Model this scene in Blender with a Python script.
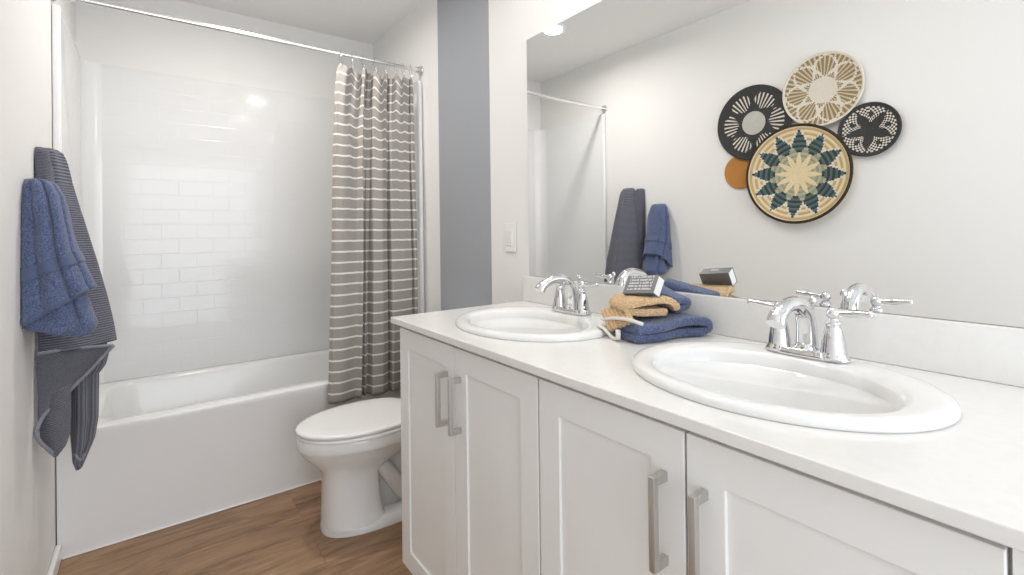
import bpy, bmesh, math, random
from math import sin, cos, pi, radians, sqrt
from mathutils import Vector, Matrix, noise

sc = bpy.context.scene
for o in list(bpy.data.objects):
    bpy.data.objects.remove(o)
COL = sc.collection

# ------------------------------------------------------------------ camera
F_PX, YAW, PITCH, ROLL, PY = 480.82, 0.6424, 0.0041, -0.0124, 229.66
CAM = Vector((0.2745, 0.0, 1.1875))
cy, sy = cos(YAW), sin(YAW)
r_ = Vector((cy, -sy, 0)); f_ = Vector((sy, cy, 0)); u_ = Vector((0, 0, 1))
f_, u_ = f_ * cos(PITCH) + u_ * sin(PITCH), u_ * cos(PITCH) - f_ * sin(PITCH)
r_, u_ = r_ * cos(ROLL) + u_ * sin(ROLL), u_ * cos(ROLL) - r_ * sin(ROLL)
cd = bpy.data.cameras.new('camera')
cd.sensor_width = 36.0
cd.sensor_fit = 'HORIZONTAL'
cd.lens = F_PX / 1024 * 36.0
cd.shift_y = -(287.5 - PY) / 1024
cd.clip_start = 0.01
cam = bpy.data.objects.new('camera', cd)
COL.objects.link(cam)
M3 = Matrix((r_, u_, -f_)).transposed()
cam.matrix_world = Matrix.Translation(CAM) @ M3.to_4x4()
sc.camera = cam

# ------------------------------------------------------------------ world, lights, exposure
wd = bpy.data.worlds.new('world'); sc.world = wd; wd.use_nodes = True
wd.node_tree.nodes['Background'].inputs[0].default_value = (0.80, 0.88, 1.0, 1)
wd.node_tree.nodes['Background'].inputs[1].default_value = 1.0
sc.view_settings.view_transform = 'Standard'
sc.view_settings.look = 'None'
sc.view_settings.gamma = 1.0
sc.view_settings.use_curve_mapping = False
sc.view_settings.exposure = 0.34

XL, W = -0.018, 1.4796          # left wall, right (mirror) wall
YT, YB = 2.425, 3.162           # tub front, alcove back wall
YF = -1.35                      # wall behind the camera
ZC = 2.466                      # ceiling
ZK = 0.9093                     # counter top
DOWNLIGHTS = [(0.647, 2.25), (1.067, 1.22), (1.067, 0.45)]
def area(name, loc, rot, size, sizey, power, col, shape='RECTANGLE', spread=None):
    l = bpy.data.lights.new(name, 'AREA'); l.shape = shape; l.size = size
    if shape in ('RECTANGLE', 'ELLIPSE'): l.size_y = sizey
    l.energy = power; l.color = col
    if spread: l.spread = spread
    o = bpy.data.objects.new(name, l); COL.objects.link(o)
    o.location = loc; o.rotation_euler = rot
    return o
for i, (x, y) in enumerate(DOWNLIGHTS):
    area('downlight_lamp', (x, y, ZC - 0.022), (0, 0, 0), 0.11, 0.11, (7.6, 1.9, 1.0)[i], (1.0, 0.965, 0.925), 'DISK', radians((172, 172, 172)[i]))
area('rear_opening_fill', (0.73, YF - 0.02, 1.09), (-pi / 2, 0, pi), 1.38, 2.1, 21.0, (0.88, 0.94, 1.0))  # cool fill light set in the unseen opening added behind the camera

# ------------------------------------------------------------------ helpers
def tag(o, label=None, cat=None, group=None, kind=None):
    if label: o['label'] = label
    if cat: o['category'] = cat
    if group: o['group'] = group
    if kind: o['kind'] = kind
    return o
def empty(name, loc, label, cat, group=None, rz=0):
    o = bpy.data.objects.new(name, None); COL.objects.link(o)
    o.location = loc; o.rotation_euler = (0, 0, rz); o.empty_display_size = 0.05
    tag(o, label, cat, group)
    return o
def link(name, bm, mat, parent=None, smooth=False, loc=None, bevel=0, seg=2, angle=40):
    """Link a bmesh as one object. Mesh coordinates are WORLD unless parent has a location (then local to it)."""
    me = bpy.data.meshes.new(name)
    bmesh.ops.recalc_face_normals(bm, faces=bm.faces[:])
    if smooth:
        for f in bm.faces: f.smooth = True
    bm.to_mesh(me); bm.free()
    o = bpy.data.objects.new(name, me); COL.objects.link(o)
    for m in (mat if isinstance(mat, (list, tuple)) else [mat]):
        me.materials.append(m)
    if parent: o.parent = parent
    if loc: o.location = loc
    if bevel:
        b = o.modifiers.new('bevel', 'BEVEL'); b.width = bevel; b.segments = seg; b.limit_method = 'ANGLE'
        b.angle_limit = radians(angle)
        for p in me.polygons: p.use_smooth = True
        w = o.modifiers.new('wn', 'WEIGHTED_NORMAL'); w.keep_sharp = True
    return o
def setting(o):
    o['kind'] = 'structure'; return o
def box(bm, x0, x1, y0, y1, z0, z1, mi=0):
    vs = [bm.verts.new((x, y, z)) for x in (x0, x1) for y in (y0, y1) for z in (z0, z1)]
    fs = [(0, 1, 3, 2), (4, 6, 7, 5), (0, 4, 5, 1), (2, 3, 7, 6), (0, 2, 6, 4), (1, 5, 7, 3)]
    for f in fs:
        ff = bm.faces.new([vs[i] for i in f]); ff.material_index = mi
    return vs
def B(*a):
    bm = bmesh.new(); box(bm, *a); return bm
def loft(bm, rings, close0=True, close1=True, cyc=True, mi=0):
    """rings: list of lists of points (same count)."""
    rv = [[bm.verts.new(p) for p in r] for r in rings]
    n = len(rv[0])
    for a, b in zip(rv[:-1], rv[1:]):
        for i in range(n if cyc else n - 1):
            j = (i + 1) % n
            f = bm.faces.new((a[i], a[j], b[j], b[i])); f.material_index = mi
    if cyc and close0: bm.faces.new(rv[0][::-1]).material_index = mi
    if cyc and close1: bm.faces.new(rv[-1]).material_index = mi
    return rv
def circ(c, ax, r, n, up=None):
    ax = Vector(ax).normalized()
    t = Vector(up) if up else (Vector((0, 0, 1)) if abs(ax.z) < .9 else Vector((1, 0, 0)))
    a = ax.cross(t).normalized(); b = ax.cross(a)
    ra, rb = r if isinstance(r, tuple) else (r, r)
    return [Vector(c) + a * cos(2 * pi * k / n) * ra + b * sin(2 * pi * k / n) * rb for k in range(n)]
def tube(bm, pts, rad, n=12, up=None, caps=True, mi=0):
    pts = [Vector(p) for p in pts]; rings = []
    for i, p in enumerate(pts):
        d = pts[min(i + 1, len(pts) - 1)] - pts[max(i - 1, 0)]
        r = rad[i] if isinstance(rad, list) else rad
        rings.append(circ(p, d, r, n, up))
    loft(bm, rings, caps, caps, mi=mi)
def lathe(bm, prof, c, n=32, axis='z', mi=0):
    """prof list of (r, h) along axis."""
    rings = []
    for r, h in prof:
        ring = []
        for k in range(n):
            a = 2 * pi * k / n
            if axis == 'z': p = (c[0] + r * cos(a), c[1] + r * sin(a), c[2] + h)
            elif axis == 'x': p = (c[0] + h, c[1] + r * cos(a), c[2] + r * sin(a))
            else: p = (c[0] + r * cos(a), c[1] + h, c[2] + r * sin(a))
            ring.append(p)
        rings.append(ring)
    loft(bm, rings, mi=mi)
def spline(pts, n):
    """Catmull-Rom through the points."""
    P = [Vector(p) for p in pts]; P = [P[0] * 2 - P[1]] + P + [P[-1] * 2 - P[-2]]
    out = []
    for i in range(1, len(P) - 2):
        for k in range(n):
            t = k / n
            a, b, c, d = P[i - 1], P[i], P[i + 1], P[i + 2]
            out.append(0.5 * ((2 * b) + (c - a) * t + (2 * a - 5 * b + 4 * c - d) * t * t + (3 * b - a - 3 * c + d) * t ** 3))
    out.append(P[-2]); return out
def lerp_tab(tab, t):
    """tab: sorted list of (t, v1, v2, ...) -> interpolated tuple (smoothed)."""
    if t <= tab[0][0]: return tab[0][1:]
    for a, b in zip(tab[:-1], tab[1:]):
        if t <= b[0]:
            k = (t - a[0]) / (b[0] - a[0])
            return tuple(x + (y - x) * k for x, y in zip(a[1:], b[1:]))
    return tab[-1][1:]
def grid(fn, ns, nt):
    """fn(s,t)->point ; returns bmesh sheet with UVs (s,t)."""
    bm = bmesh.new(); uv = bm.loops.layers.uv.new('UVMap')
    V = [[bm.verts.new(fn(i / ns, j / nt)) for i in range(ns + 1)] for j in range(nt + 1)]
    for j in range(nt):
        for i in range(ns):
            f = bm.faces.new((V[j][i], V[j][i + 1], V[j + 1][i + 1], V[j + 1][i])); f.smooth = True
            for l, (a, b) in zip(f.loops, ((i, j), (i + 1, j), (i + 1, j + 1), (i, j + 1))):
                l[uv].uv = (a / ns, b / nt)
    return bm
def thick(o, t, off=0.0, sub=0):
    m = o.modifiers.new('solid', 'SOLIDIFY'); m.thickness = t; m.offset = off
    if sub:
        s = o.modifiers.new('sub', 'SUBSURF'); s.levels = sub; s.render_levels = sub
    return o

# ------------------------------------------------------------------ materials
def mat(name, col, rough=0.5, metal=0.0, spec=0.5, coat=0.0, sheen=0.0):
    m = bpy.data.materials.new(name); m.use_nodes = True
    b = m.node_tree.nodes['Principled BSDF']
    b.inputs['Base Color'].default_value = (*col, 1)
    b.inputs['Roughness'].default_value = rough
    b.inputs['Metallic'].default_value = metal
    b.inputs['Specular IOR Level'].default_value = spec
    b.inputs['Coat Weight'].default_value = coat
    b.inputs['Sheen Weight'].default_value = sheen
    return m
def nodes(m):
    nt = m.node_tree
    return nt, nt.nodes['Principled BSDF']
def add_bump(m, kind='noise', scale=200, strength=0.1, dist=0.002, vec='Object', detail=3, stretch=None):
    nt, b = nodes(m)
    tc = nt.nodes.new('ShaderNodeTexCoord')
    src = tc.outputs[vec]
    if stretch:
        mp = nt.nodes.new('ShaderNodeMapping'); mp.inputs['Scale'].default_value = stretch
        nt.links.new(src, mp.inputs['Vector']); src = mp.outputs['Vector']
    if kind == 'noise':
        t = nt.nodes.new('ShaderNodeTexNoise'); t.inputs['Scale'].default_value = scale; t.inputs['Detail'].default_value = detail
        out = t.outputs['Fac']
    elif kind == 'voronoi':
        t = nt.nodes.new('ShaderNodeTexVoronoi'); t.inputs['Scale'].default_value = scale; out = t.outputs['Distance']
    else:
        t = nt.nodes.new('ShaderNodeTexWave'); t.wave_type = 'BANDS'; t.bands_direction = kind
        t.inputs['Scale'].default_value = scale; t.inputs['Distortion'].default_value = 0.6; out = t.outputs['Fac']
    nt.links.new(src, t.inputs['Vector'])
    bp = nt.nodes.new('ShaderNodeBump'); bp.inputs['Strength'].default_value = strength; bp.inputs['Distance'].default_value = dist
    nt.links.new(out, bp.inputs['Height'])
    if b.inputs['Normal'].links:
        nt.links.new(b.inputs['Normal'].links[0].from_socket, bp.inputs['Normal'])
    nt.links.new(bp.outputs['Normal'], b.inputs['Normal'])
    return m, out
def vary(m, out, col2, lo=0.35, hi=0.65):
    nt, b = nodes(m)
    rp = nt.nodes.new('ShaderNodeMapRange'); rp.inputs['From Min'].default_value = lo; rp.inputs['From Max'].default_value = hi
    nt.links.new(out, rp.inputs['Value'])
    mx = nt.nodes.new('ShaderNodeMix'); mx.data_type = 'RGBA'
    mx.inputs['A'].default_value = b.inputs['Base Color'].default_value[:]; mx.inputs['B'].default_value = (*col2, 1)
    nt.links.new(rp.outputs['Result'], mx.inputs['Factor']); nt.links.new(mx.outputs['Result'], b.inputs['Base Color'])

M_wall, o = add_bump(mat('wall_paint', (0.835, 0.822, 0.80), 0.55, spec=0.3), 'noise', 260, 0.06, 0.001)
M_ceil, o = add_bump(mat('ceiling_paint', (0.89, 0.88, 0.865), 0.7, spec=0.2), 'noise', 240, 0.06, 0.001)
M_blue, o = add_bump(mat('blue_grey_paint', (0.36, 0.375, 0.40), 0.55, spec=0.3), 'noise', 260, 0.06, 0.001)
M_trim = mat('trim_paint', (0.84, 0.83, 0.81), 0.3)
M_acr = mat('white_acrylic', (0.86, 0.855, 0.845), 0.12, spec=0.5)
M_cer, o = add_bump(mat('white_ceramic', (0.82, 0.815, 0.80), 0.07, spec=0.6), 'noise', 6, 0.01, 0.002)
M_seat = mat('toilet_seat_plastic', (0.87, 0.86, 0.845), 0.16)
M_quartz, o = add_bump(mat('white_quartz', (0.80, 0.788, 0.765), 0.16), 'noise', 60, 0.0, 0.001)
vary(M_quartz, o, (0.78, 0.768, 0.745), 0.45, 0.7)
M_cab, o = add_bump(mat('cabinet_paint', (0.84, 0.835, 0.82), 0.34), 'noise', 180, 0.02, 0.001)
M_chrome, o = add_bump(mat('chrome', (0.74, 0.74, 0.75), 0.045, 1.0), 'noise', 5, 0.01, 0.001)
M_nickel, o = add_bump(mat('brushed_nickel', (0.60, 0.59, 0.57), 0.28, 1.0), 'noise', 300, 0.03, 0.0005, stretch=(1, 1, 0.05))
M_rod, o = add_bump(mat('satin_rod', (0.88, 0.88, 0.88), 0.22, 1.0), 'noise', 300, 0.02, 0.0005)
M_mirror = mat('mirror_glass', (0.93, 0.94, 0.935), 0.0, 1.0)
M_dark = mat('dark_gap', (0.03, 0.03, 0.03), 0.6)
M_slot = mat('overflow_grey', (0.42, 0.42, 0.42), 0.4)

def wood_floor():
    m = mat('wood_planks', (0.33, 0.21, 0.13), 0.42); nt, b = nodes(m); N = nt.nodes.new; L = nt.links.new
    tc = N('ShaderNodeTexCoord')
    br = N('ShaderNodeTexBrick'); br.offset = 0.37; br.inputs['Scale'].default_value = 1
    br.inputs['Brick Width'].default_value = 1.22; br.inputs['Row Height'].default_value = 0.18
    br.inputs['Mortar Size'].default_value = 0.0009; br.inputs['Color1'].default_value = (0.0, 0, 0, 1); br.inputs['Color2'].default_value = (1, 1, 1, 1)
    br.inputs['Mortar'].default_value = (0.5, 0.5, 0.5, 1)
    L(tc.outputs['Object'], br.inputs['Vector'])
    # per-plank offset
    mp = N('ShaderNodeMapping'); mp.inputs['Scale'].default_value = (1.6, 9, 1); L(tc.outputs['Object'], mp.inputs['Vector'])
    ad = N('ShaderNodeVectorMath'); ad.operation = 'MULTIPLY_ADD'; ad.inputs[1].default_value = (7, 3, 5)
    L(br.outputs['Color'], ad.inputs[0]); L(mp.outputs['Vector'], ad.inputs[2])
    n1 = N('ShaderNodeTexNoise'); n1.inputs['Scale'].default_value = 1.6; n1.inputs['Detail'].default_value = 8; n1.inputs['Roughness'].default_value = 0.62; n1.inputs['Distortion'].default_value = 1.2
    L(ad.outputs['Vector'], n1.inputs['Vector'])
    mp2 = N('ShaderNodeMapping'); mp2.inputs['Scale'].default_value = (5, 90, 1); L(tc.outputs['Object'], mp2.inputs['Vector'])
    n2 = N('ShaderNodeTexNoise'); n2.inputs['Scale'].default_value = 2; n2.inputs['Detail'].default_value = 4; L(mp2.outputs['Vector'], n2.inputs['Vector'])
    rp = N('ShaderNodeValToRGB'); L(n1.outputs['Fac'], rp.inputs['Fac'])
    e = rp.color_ramp.elements; e[0].position = 0.30; e[0].color = (0.125, 0.066, 0.034, 1); e[1].position = 0.70; e[1].color = (0.42, 0.26, 0.145, 1)
    k = rp.color_ramp.elements.new(0.48); k.color = (0.30, 0.175, 0.094, 1)
    mx = N('ShaderNodeMix'); mx.data_type = 'RGBA'; mx.blend_type = 'MULTIPLY'; mx.inputs['Factor'].default_value = 0.5
    r2 = N('ShaderNodeMapRange'); r2.inputs['From Min'].default_value = 0.3; r2.inputs['From Max'].default_value = 0.7; r2.inputs['To Min'].default_value = 0.7; r2.inputs['To Max'].default_value = 1.15
    L(n2.outputs['Fac'], r2.inputs['Value']); L(rp.outputs['Color'], mx.inputs['A']); L(r2.outputs['Result'], mx.inputs['B'])
    mm = N('ShaderNodeMix'); mm.data_type = 'RGBA'; mm.inputs['B'].default_value = (0.17, 0.105, 0.06, 1)
    L(br.outputs['Fac'], mm.inputs['Factor']); L(mx.outputs['Result'], mm.inputs['A']); L(mm.outputs['Result'], b.inputs['Base Color'])
    bp = N('ShaderNodeBump'); bp.inputs['Strength'].default_value = 0.12; bp.inputs['Distance'].default_value = 0.002
    L(n2.outputs['Fac'], bp.inputs['Height']); L(bp.outputs['Normal'], b.inputs['Normal'])
    return m
M_floor = wood_floor()

def tile_acrylic():
    m = mat('moulded_tile_acrylic', (0.81, 0.805, 0.795), 0.105); nt, b = nodes(m); N = nt.nodes.new; L = nt.links.new
    uv = N('ShaderNodeUVMap')
    br = N('ShaderNodeTexBrick'); br.inputs['Scale'].default_value = 1; br.inputs['Brick Width'].default_value = 0.156; br.inputs['Row Height'].default_value = 0.078
    br.inputs['Mortar Size'].default_value = 0.0022; br.inputs['Mortar Smooth'].default_value = 1.0
    L(uv.outputs['UV'], br.inputs['Vector'])
    inv = N('ShaderNodeMath'); inv.operation = 'SUBTRACT'; inv.inputs[0].default_value = 1; L(br.outputs['Fac'], inv.inputs[1])
    bp = N('ShaderNodeBump'); bp.inputs['Strength'].default_value = 0.28; bp.inputs['Distance'].default_value = 0.002
    L(inv.outputs['Value'], bp.inputs['Height'])
    n = N('ShaderNodeTexNoise'); n.inputs['Scale'].default_value = 9; L(uv.outputs['UV'], n.inputs['Vector'])
    b2 = N('ShaderNodeBump'); b2.inputs['Strength'].default_value = 0.05; b2.inputs['Distance'].default_value = 0.01
    L(n.outputs['Fac'], b2.inputs['Height']); L(bp.outputs['Normal'], b2.inputs['Normal']); L(b2.outputs['Normal'], b.inputs['Normal'])
    return m
M_tile = tile_acrylic()

def terry(name, c1, c2, sc_=260, dist=0.004, strength=0.8):
    m = mat(name, c1, 0.95, spec=0.1, sheen=0.25)
    m, o = add_bump(m, 'noise', sc_, strength, dist, detail=2); vary(m, o, c2, 0.35, 0.65); return m
M_tblue = terry('blue_terry', (0.066, 0.086, 0.165), (0.150, 0.185, 0.315))
M_tband = terry('blue_flat_weave', (0.085, 0.108, 0.19), (0.115, 0.142, 0.235), 500, 0.001, 0.3)
def ribbed(name, c1, c2, direction, n, uvscale=(1, 1, 1)):
    """Ribs follow the cloth: waves across the UV."""
    m = mat(name, c1, 0.95, spec=0.1, sheen=0.2); nt, b = nodes(m); N = nt.nodes.new; L = nt.links.new
    uv = N('ShaderNodeUVMap'); sx = N('ShaderNodeSeparateXYZ'); L(uv.outputs['UV'], sx.inputs[0])
    ml = N('ShaderNodeMath'); ml.operation = 'MULTIPLY'; ml.inputs[1].default_value = n * 2 * pi; L(sx.outputs[direction], ml.inputs[0])
    si = N('ShaderNodeMath'); si.operation = 'SINE'; L(ml.outputs[0], si.inputs[0])
    nz = N('ShaderNodeTexNoise'); nz.inputs['Scale'].default_value = 300; tc = N('ShaderNodeTexCoord'); L(tc.outputs['Object'], nz.inputs['Vector'])
    ad = N('ShaderNodeMath'); ad.operation = 'MULTIPLY_ADD'; ad.inputs[1].default_value = 0.5; L(si.outputs[0], ad.inputs[0]); L(nz.outputs['Fac'], ad.inputs[2])
    bp = N('ShaderNodeBump'); bp.inputs['Strength'].default_value = 0.8; bp.inputs['Distance'].default_value = 0.004
    L(ad.outputs[0], bp.inputs['Height']); L(bp.outputs['Normal'], b.inputs['Normal'])
    mr = N('ShaderNodeMapRange'); mr.inputs['From Min'].default_value = -0.2; mr.inputs['From Max'].default_value = 1.1; L(ad.outputs[0], mr.inputs['Value'])
    mx = N('ShaderNodeMix'); mx.data_type = 'RGBA'; mx.inputs['A'].default_value = (*c1, 1); mx.inputs['B'].default_value = (*c2, 1)
    L(mr.outputs['Result'], mx.inputs['Factor']); L(mx.outputs['Result'], b.inputs['Base Color'])
    return m
M_grib = ribbed('grey_ribbed_terry', (0.060, 0.063, 0.085), (0.235, 0.235, 0.285), 'Y', 80)
M_griblow = ribbed('grey_ribbed_terry_flap', (0.075, 0.075, 0.10), (0.25, 0.25, 0.295), 'Y', 40)
M_gribv = ribbed('grey_ribbed_terry_tail', (0.075, 0.078, 0.10), (0.21, 0.21, 0.245), 'X', 11)
M_ghem = terry('grey_hem', (0.21, 0.215, 0.25), (0.27, 0.275, 0.31), 400, 0.001, 0.3)
M_tan, o = add_bump(mat('tan_knit', (0.60, 0.375, 0.185), 0.9, spec=0.1, sheen=0.2), 'voronoi', 230, 1.0, 0.004, stretch=(1, 1, 1)); vary(M_tan, o, (0.78, 0.55, 0.32), 0.1, 0.6)
M_rope, o = add_bump(mat('white_cord', (0.78, 0.75, 0.70), 0.8), 'noise', 500, 0.4, 0.001)

def curtain_mat():
    m = mat('striped_linen', (0.36, 0.33, 0.30), 0.9, spec=0.1); nt, b = nodes(m); N = nt.nodes.new; L = nt.links.new
    uv = N('ShaderNodeUVMap'); sx = N('ShaderNodeSeparateXYZ'); L(uv.outputs['UV'], sx.inputs[0])
    def math_(op, a, bv=None, c=None):
        n = N('ShaderNodeMath'); n.operation = op
        for i, v in enumerate((a, bv, c)):
            if v is None: continue
            if isinstance(v, (int, float)): n.inputs[i].default_value = v
            else: L(v, n.inputs[i])
        return n.outputs[0]
    fr = math_('FRACT', math_('MULTIPLY', sx.outputs['Y'], 1 / 0.0525))
    st = math_('LESS_THAN', fr, 0.17)
    nz = N('ShaderNodeTexNoise'); nz.inputs['Scale'].default_value = 1; nz.inputs['Detail'].default_value = 2
    mp = N('ShaderNodeMapping'); mp.inputs['Scale'].default_value = (900, 120, 1); L(uv.outputs['UV'], mp.inputs['Vector']); L(mp.outputs['Vector'], nz.inputs['Vector'])
    mx0 = N('ShaderNodeMix'); mx0.data_type = 'RGBA'; mx0.inputs['A'].default_value = (0.27, 0.245, 0.22, 1); mx0.inputs['B'].default_value = (0.46, 0.43, 0.40, 1); L(nz.outputs['Fac'], mx0.inputs['Factor'])
    mx = N('ShaderNodeMix'); mx.data_type = 'RGBA'; mx.inputs['B'].default_value = (0.80, 0.77, 0.73, 1)
    L(st, mx.inputs['Factor']); L(mx0.outputs['Result'], mx.inputs['A']); L(mx.outputs['Result'], b.inputs['Base Color'])
    bp = N('ShaderNodeBump'); bp.inputs['Strength'].default_value = 0.3; bp.inputs['Distance'].default_value = 0.001
    L(nz.outputs['Fac'], bp.inputs['Height']); L(bp.outputs['Normal'], b.inputs['Normal'])
    return m
M_curt = curtain_mat()
def straw(name, col, k=0.8):
    m = mat(name, col, 0.85, spec=0.15)
    m, o = add_bump(m, 'noise', 320, 0.5, 0.002); vary(m, o, tuple(c * k for c in col), 0.4, 0.7); return m
S_cream = straw('straw_cream', (0.86, 0.71, 0.45)); S_tan = straw('straw_tan', (0.60, 0.44, 0.23)); S_teal = straw('straw_teal', (0.048, 0.078, 0.080))
S_sage = straw('straw_sage', (0.36, 0.37, 0.25)); S_white = straw('straw_white', (0.80, 0.74, 0.64)); S_char = straw('straw_charcoal', (0.070, 0.071, 0.070), 0.55)
S_rim = straw('straw_dark_brown', (0.055, 0.042, 0.033)); S_grey = straw('straw_pale_grey', (0.58, 0.57, 0.52)); S_olive = straw('straw_olive', (0.33, 0.25, 0.13))
S_teal2 = straw('straw_teal_light', (0.125, 0.165, 0.165)); S_olive2 = straw('straw_sage_light', (0.50, 0.48, 0.34)); S_orange = straw('straw_orange', (0.56, 0.26, 0.075)); S_ltan = straw('straw_beige', (0.68, 0.57, 0.43))

# ------------------------------------------------------------------ setting
T = 0.1
setting(link('floor', B(XL - T, W + T, YF - T, YB + T, -0.06, 0), M_floor))
setting(link('ceiling', B(XL - T, W + T, YF - T, YB + T, ZC, ZC + 0.06), M_ceil))
setting(link('wall_left', B(XL - T, XL, YF - T, YB + T, 0, ZC), M_wall))
setting(link('wall_right', B(W, W + T, YF - T, YB + T, 0, ZC), M_wall))
setting(link('wall_back', B(XL, W, YB, YB + T, 0, ZC), M_wall))
bm = bmesh.new()
box(bm, XL, 0.03, YF - T, YF, 0, ZC); box(bm, 1.43, W, YF - T, YF, 0, ZC); box(bm, 0.03, 1.43, YF - T, YF, 2.15, ZC)
setting(link('wall_front', bm, M_wall))
bm = bmesh.new()      # casing of the unseen opening behind the camera, made wide for softer fill
box(bm, 0.0, 0.03, YF, YF + 0.018, 0, 2.21); box(bm, 1.43, 1.46, YF, YF + 0.018, 0, 2.21); box(bm, 0.03, 1.43, YF, YF + 0.018, 2.15, 2.21)
setting(link('trim_2', bm, M_trim, bevel=0.004))
# painted blue-grey band floor to ceiling behind the toilet
setting(link('trim_1', B(W - 0.002, W, 1.7645, 2.236, 0.0, ZC), M_blue))
def baseboard(name, x0, x1, y0, y1, inner):
    bm = bmesh.new(); box(bm, x0, x1, y0, y1, 0, 0.062)
    return setting(link(name, bm, M_trim, bevel=0.006))
baseboard('baseboard_left', XL, XL + 0.017, YF + 0.02, YT - 0.004, 1)
baseboard('baseboard_right', W - 0.016, W - 0.0025, 1.53, YT - 0.004, 1)
setting(link('trim_3', B(XL + 0.019, W - 0.019, YT - 0.007, YT - 0.001, 0, 0.007), M_trim, bevel=0.003))   # caulk line under the tub

# downlights
for i, (x, y) in enumerate(DOWNLIGHTS):
    M_len = bpy.data.materials.get('lit_lens')
    if not M_len:
        M_len = mat('lit_lens', (1, 1, 1), 0.5); b = M_len.node_tree.nodes['Principled BSDF']
        b.inputs['Emission Color'].default_value = (1, 0.97, 0.92, 1); b.inputs['Emission Strength'].default_value = 3.0
    e = empty('recessed_downlight', (x, y, ZC), ('round recessed downlight lit in the ceiling in front of the tub', 'round recessed downlight lit in the ceiling over the far sink', 'round recessed downlight lit in the ceiling over the near sink')[i], 'ceiling light', 'recessed ceiling downlights')
    bm = bmesh.new(); lathe(bm, [(0.060, -0.002), (0.064, -0.012), (0.082, -0.008), (0.085, 0.0)], (0, 0, 0), 48)
    bm.faces.ensure_lookup_table()
    link('trim_ring', bm, M_trim, e, smooth=True)
    bm = bmesh.new(); lathe(bm, [(0.059, -0.006), (0.04, -0.014), (0.01, -0.016)], (0, 0, 0), 40)
    link('lens', bm, M_len, e, smooth=True)

# out-of-view globe bar above the mirror, added to lift the ceiling brightness
vl = empty('fill_light_bar', (W - 0.001, 0.78, 2.11), 'unseen three-globe light bar added above the mirror to brighten the room', 'wall light')
link('backplate', B(-0.022, 0, -0.30, 0.30, -0.035, 0.035), M_chrome, vl, bevel=0.004)
M_glb = mat('lit_opal_glass', (0.95, 0.93, 0.9), 0.3); b = M_glb.node_tree.nodes['Principled BSDF']
b.inputs['Emission Color'].default_value = (1, 0.965, 0.92, 1); b.inputs['Emission Strength'].default_value = 13.0
for dy in (-0.21, 0.0, 0.21):
    bm = bmesh.new(); tube(bm, [(-0.020, dy, 0), (-0.075, dy, 0), (-0.085, dy, 0.008), (-0.085, dy, 0.03)], [0.008, 0.008, 0.009, 0.022], 16)
    a_ = link('arm', bm, M_chrome, vl, smooth=True)
    bm = bmesh.new(); bmesh.ops.create_uvsphere(bm, u_segments=32, v_segments=20, radius=0.055, matrix=Matrix.Translation((-0.085, dy, 0.082)))
    link('globe', bm, M_glb, a_, smooth=True)

# ------------------------------------------------------------------ bathtub
def rrect(x0, x1, y0, y1, r, z, n=8):
    pts = []
    for cx, cyy, a0 in ((x1 - r, y1 - r, 0), (x0 + r, y1 - r, pi / 2), (x0 + r, y0 + r, pi), (x1 - r, y0 + r, 1.5 * pi)):
        for k in range(n + 1):
            a = a0 + k / n * pi / 2; pts.append((cx + r * cos(a), cyy + r * sin(a), z))
    return pts
tub = empty('bathtub', (0.73, 2.79, 0), 'white built-in bathtub with a plain straight apron at the end of the room', 'bathtub')
def loc_of(e): return Vector(e.location)
def sub(bm, e):
    bmesh.ops.translate(bm, verts=bm.verts[:], vec=-loc_of(e)); return bm
bm = bmesh.new()
x0, x1, y0, y1 = XL + 0.003, W - 0.003, YT, YB - 0.003
rings = [rrect(x0, x1, y0, y1, 0.006, 0.0), rrect(x0, x1, y0, y1, 0.006, 0.43), rrect(x0, x1, y0 - 0.004, y1, 0.008, 0.447), rrect(x0, x1, y0 - 0.002, y1, 0.012, 0.457), rrect(x0 + 0.004, x1 - 0.004, y0 + 0.008, y1 - 0.004, 0.02, 0.4605),
         rrect(x0 + 0.10, x1 - 0.09, y0 + 0.072, y1 - 0.062, 0.10, 0.4605), rrect(x0 + 0.108, x1 - 0.098, y0 + 0.080, y1 - 0.070, 0.10, 0.456), rrect(x0 + 0.115, x1 - 0.105, y0 + 0.087, y1 - 0.077, 0.11, 0.44),
         rrect(x0 + 0.15, x1 - 0.16, y0 + 0.12, y1 - 0.11, 0.13, 0.22), rrect(x0 + 0.19, x1 - 0.24, y0 + 0.15, y1 - 0.14, 0.14, 0.13), rrect(x0 + 0.25, x1 - 0.32, y0 + 0.21, y1 - 0.20, 0.12, 0.105)]
loft(bm, rings)
o = link('tub_body', sub(bm, tub), M_acr, tub, smooth=True)
o.modifiers.new('es', 'EDGE_SPLIT').split_angle = radians(50)
bm = bmesh.new(); lathe(bm, [(0.032, 0), (0.034, 0.003), (0.02, 0.006), (0.006, 0.006)], (x1 - 0.40, 2.79, 0.105), 24)
link('drain', sub(bm, tub), M_chrome, tub, smooth=True)

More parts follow.
